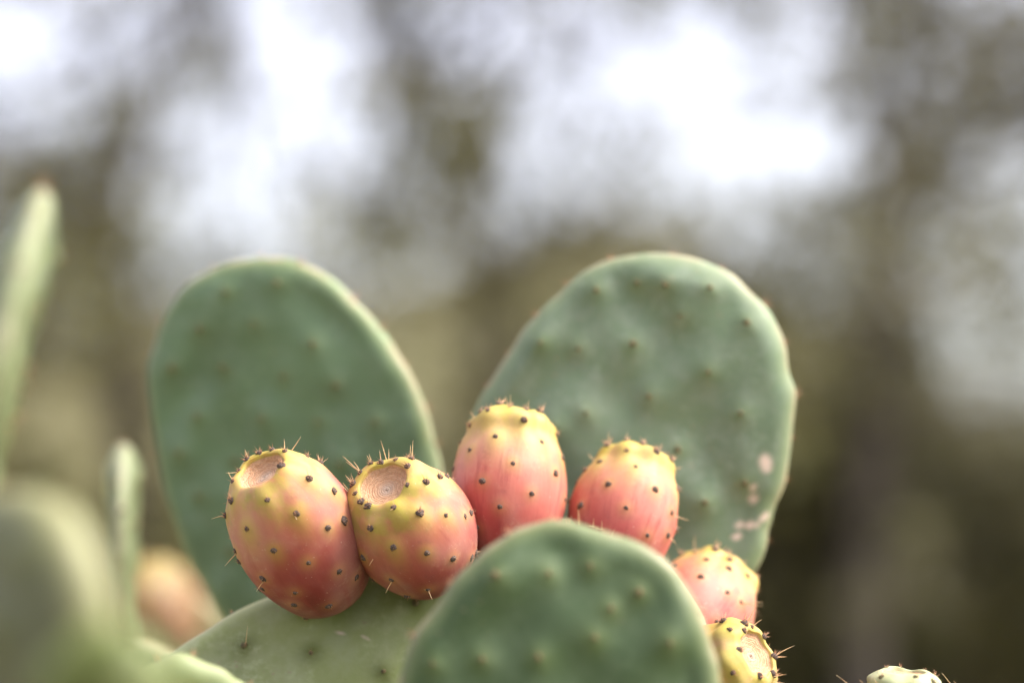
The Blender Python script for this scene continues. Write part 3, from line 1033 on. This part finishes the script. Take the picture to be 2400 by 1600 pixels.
build_fruit(main, P(1199, 978, 1.070), P(1186, 1322, 1.052), .0258, M_F_PINK, F3,
            zpx(1020, 920, .2486, [(715, 130, 718, 40), (345, 190, 320, 160), (690, 130, 665, 60), (870, 130, 875, 70), (1010, 130, 1050, 70)]),
            'upright salmon pink fruit with a flat yellow top', 3, lobes=.03, rim=1.18)
F4 = zpx(1290, 1000, .2041, [(670, 240), (865, 150), (872, 285), (1210, 300), (1390, 365), (590, 415), (985, 473), (1370, 483), (293, 630), (670, 660), (1193, 725),
                             (1440, 715), (158, 840), (345, 900), (885, 920), (1385, 985), (1125, 1240), (1345, 1250), (380, 440), (1060, 215)])
build_fruit(main, P(1494, 1068, 1.083), P(1424, 1362, 1.058), .0240, M_F_PINK, F4,
            zpx(1290, 1000, .2041, [(675, 230, 680, 90), (490, 345, 440, 290), (1400, 1005, 1545, 1065), (1350, 1260, 1400, 1340), (870, 150, 890, 90), (1440, 445, 1490, 430)]),
            'pink fruit tilted aside behind the front pad', 4, lobes=.03, rim=1.15)
F5 = zpx(1540, 1260, .2168, [(525, 250), (460, 420), (748, 585), (645, 895), (900, 690), (195, 310), (290, 195), (430, 180), (620, 150), (770, 350), (790, 260), (950, 430)])
build_fruit(main, P(1692, 1342, 1.100), P(1574, 1548, 1.056), .0236, M_F_PINK, F5,
            zpx(1540, 1260, .2168, [(410, 170, 430, 30), (620, 150, 640, 60), (920, 690, 1105, 690), (920, 700, 1100, 740), (800, 240, 800, 170), (290, 195, 250, 130)]),
            'small pale pink fruit half hidden below the scarred pad', 5, lobes=.06, rim=1.15)
F6 = zpx(1540, 1260, .2168, [(745, 930), (775, 1015), (910, 955), (1000, 985), (940, 1045), (920, 1110), (1065, 1065), (1120, 1085), (880, 1222), (985, 1285), (1160, 1195),
                             (1210, 1280), (1205, 1365), (1185, 1425), (1020, 1395), (1120, 1468), (1190, 1495), (820, 1447), (1240, 1530), (1055, 1560)])
build_fruit(main, P(1770, 1531, 1.006), P(1496, 1672, 1.036), .0228, M_F_AMBER, F6,
            zpx(1540, 1260, .2168, [(970, 930, 1030, 800), (930, 930, 940, 870), (1030, 975, 1105, 940), (1210, 1280, 1390, 1180), (1210, 1285, 1305, 1290),
                                    (1225, 1505, 1330, 1478), (1245, 1550, 1400, 1560)]),
            'yellow-orange fruit pointing sideways with its dry cup in profile', 6, rim=1.2, lobes=.045, cupdepth=.4)

# the green fruits on the small side pad and the pads that carry it all down to the ground
side_base = P(2010, 2700, 1.02)
build_fruit(main, P(2120, 1576, 1.004), P(2104, 1850, 1.004), .0195, M_F_GREEN, [(2090, 1573), (2111, 1573), (2068, 1590), (2132, 1568), (2147, 1590), (2075, 1600), (2165, 1592), (2183, 1600)],
            [(2040, 1640, 1965, 1586), (2048, 1625, 2022, 1596), (2060, 1600, 2056, 1587)], 'small unripe green fruit', 7, lobes=.04, rim=1.25, cupdepth=.3, tufts=ARE_PAD)
build_fruit(main, P(2310, 1690, .995), P(2215, 1905, 1.01), .0185, M_F_GREEN, [],
            [(2262, 1650, 2204, 1585), (2275, 1640, 2235, 1592)], None, 8, lobes=.03, rim=1.4, tufts=ARE_PAD)
s_dir = (P(2160, 1880, 1.012) - side_base)
free_pad(main, side_base, s_dir, cam_dir(-.1, .2, 1), .145, s_dir.length + .006, .0085, M_PAD, seed=5)

stem_top = Vector((MAIN_XY[0], MAIN_XY[1], .36))
root = [(MAIN_XY[0], MAIN_XY[1], -.06), (MAIN_XY[0] + .012, MAIN_XY[1], .12), (MAIN_XY[0] - .01, MAIN_XY[1] + .01, .26), tuple(stem_top)]
v_, f_, t_ = tube([tuple(np.array(p) - np.array([MAIN_XY[0], MAIN_XY[1], 0])) for p in root], [.085, .066, .06, .05], 14)
link('stem', mesh_from('stem', v_, [f_, t_], [M_WOOD]), main)


def limb_pad(parent, b, t, facing, w, seed, mat=M_PAD, T=.011):
    b, t = Vector(b), Vector(t)
    d = t - b
    free_pad(parent, b - d.normalized() * .012, d, facing, w, d.length + .026, T, mat, seed=seed, lattice=.034)


knee = stem_top + Vector((0, .01, .33))
limb_pad(main, stem_top - Vector((0, 0, .02)), knee, (0, -1, .1), .25, 20, T=.016)
dbase = P(1140, 2180, 1.01)
limb_pad(main, knee, dbase, (0, -1, .2), .20, 21, T=.013)
abase = P(735, 1675, 1.20)
amid = Vector((abase.x * .5 + MAIN_XY[0] * .5, abase.y - .01, .93))
limb_pad(main, knee + Vector((-.05, .02, -.06)), amid, (.2, -1, 0), .18, 22)
limb_pad(main, amid - Vector((0, 0, .01)), abase, (-.3, -1, 0), .17, 23)
bbase = P(1415, 1645, 1.13)
limb_pad(main, knee + Vector((.05, .03, -.05)), Vector((.05, 1.13, .97)), (.1, -1, .1), .18, 24)
limb_pad(main, Vector((.05, 1.13, .96)), bbase, (.1, -1, .1), .18, 25)
cbase = P(1315, 2245, .888)
limb_pad(main, knee + Vector((.02, -.02, -.04)), cbase, (0, -1, .6), .17, 26)
limb_pad(main, knee + Vector((.09, 0, -.1)), side_base, (-.3, -1, .3), .16, 27)

# ------------------------------------------------------------------ the cactus that leans in from the left, close to the lens
FR = P(-60, 1600, .76)
front = thing('prickly_pear_cactus', 'cactus close by with a tall leaning edge-on pad and yellow-rimmed pads', 'cactus', (FR.x, FR.y, 0))
# the tall pad seen edge-on
e_top, e_base = P(104, 440, .79), P(-130, 1360, .79)
free_pad(front, e_base, e_top - e_base, cam_dir(-.985, -.08, .17), .115, (e_top - e_base).length, .0064, M_PAD_YELLOW, seed=30)
PAD_G = [(-80, 1200), (-10, 1160), (60, 1148), (120, 1162), (170, 1210), (206, 1285), (232, 1380), (250, 1500), (256, 1640), (235, 1800), (160, 1960), (60, 2030), (-80, 1990),
         (-200, 1800), (-230, 1560), (-170, 1330)]
pixel_pad(front, 60, 1500, .655, -44, -2, PAD_G, .0105, M_PAD_LIT_RIM, seed=31)
PAD_H = [(60, 1720), (85, 1590), (150, 1500), (235, 1458), (315, 1474), (385, 1530), (430, 1630), (440, 1750), (390, 1930), (270, 2030), (150, 1960), (75, 1850)]
pixel_pad(front, 260, 1650, .585, 4, 0, PAD_H, .0075, M_PAD_MOSS, seed=32, lattice=.022)
PAD_I = [(320, 1590), (380, 1538), (440, 1533), (505, 1560), (575, 1602), (630, 1670), (645, 1780), (600, 1920), (500, 2010), (390, 1980), (310, 1850), (295, 1700)]
pixel_pad(front, 450, 1700, .945, 14, -8, PAD_I, .008, M_PAD_LIME, seed=33, lattice=.022)
ftop = Vector((FR.x, FR.y, .40))
v_, f_, t_ = tube([(0, 0, -.05), (.01, 0, .2), (0, 0, .42)], [.07, .058, .048], 14)
link('stem', mesh_from('stem', v_, [f_, t_], [M_WOOD]), front)
fk = ftop + Vector((.0, .02, .36))
limb_pad(front, ftop - Vector((0, 0, .02)), fk, (.2, -1, 0), .22, 34, T=.015)
e_foot = fk + Vector((-.03, 0, .1))
limb_pad(front, fk, e_foot + Vector((-.02, .02, .22)), (.5, -1, 0), .16, 35)
limb_pad(front, e_foot + Vector((-.02, .02, .20)), e_base, (.9, -.5, 0), .13, 39)
limb_pad(front, fk + Vector((.02, -.03, -.03)), P(60, 2025, .66), (-.4, -1, 0), .15, 36)
limb_pad(front, fk + Vector((.04, -.04, -.04)), P(270, 2025, .585), (.1, -1, 0), .14, 37)
limb_pad(front, fk + Vector((.05, .03, -.06)), P(500, 2005, .935), (.1, -1, 0), .14, 38)

# ------------------------------------------------------------------ the cactus further back on the left
BK = P(330, 1600, 1.7)
back = thing('prickly_pear_cactus', 'cactus further back with an orange-tan fruit and a thin upright edge-on pad', 'cactus', (BK.x, BK.y, 0))
PAD_M = [(250, 1560), (290, 1490), (350, 1430), (430, 1395), (510, 1420), (565, 1530), (590, 1700), (560, 1850), (470, 1980), (400, 2010), (330, 1960), (260, 1820), (235, 1690)]
pixel_pad(back, 410, 1700, 1.73, 10, 10, PAD_M, .009, M_PAD_STRAW, seed=50)
build_fruit(back, P(322, 1325, 1.72), P(400, 1530, 1.72), .034, M_F_TAN, [], [], None, 9)
f_top, f_base = P(287, 1050, 1.30), P(282, 1560, 1.34)
free_pad(back, f_base, f_top - f_base, cam_dir(.987, 0, -.115), .085, (f_top - f_base).length, .0072, M_PAD_YELLOW, seed=51)
v_, f_, t_ = tube([(0, 0, -.05), (.01, 0, .25), (0, 0, .5)], [.07, .058, .048], 14)
link('stem', mesh_from('stem', v_, [f_, t_], [M_WOOD]), back)
bk = Vector((BK.x, BK.y, .85))
limb_pad(back, (BK.x, BK.y, .47), bk, (.1, -1, 0), .22, 52, T=.015)
limb_pad(back, bk - Vector((0, 0, .02)), P(400, 2005, 1.70), (.1, -1, .1), .19, 53)
limb_pad(back, bk - Vector((.03, .02, .04)), f_base, (.5, -1, 0), .17, 54)
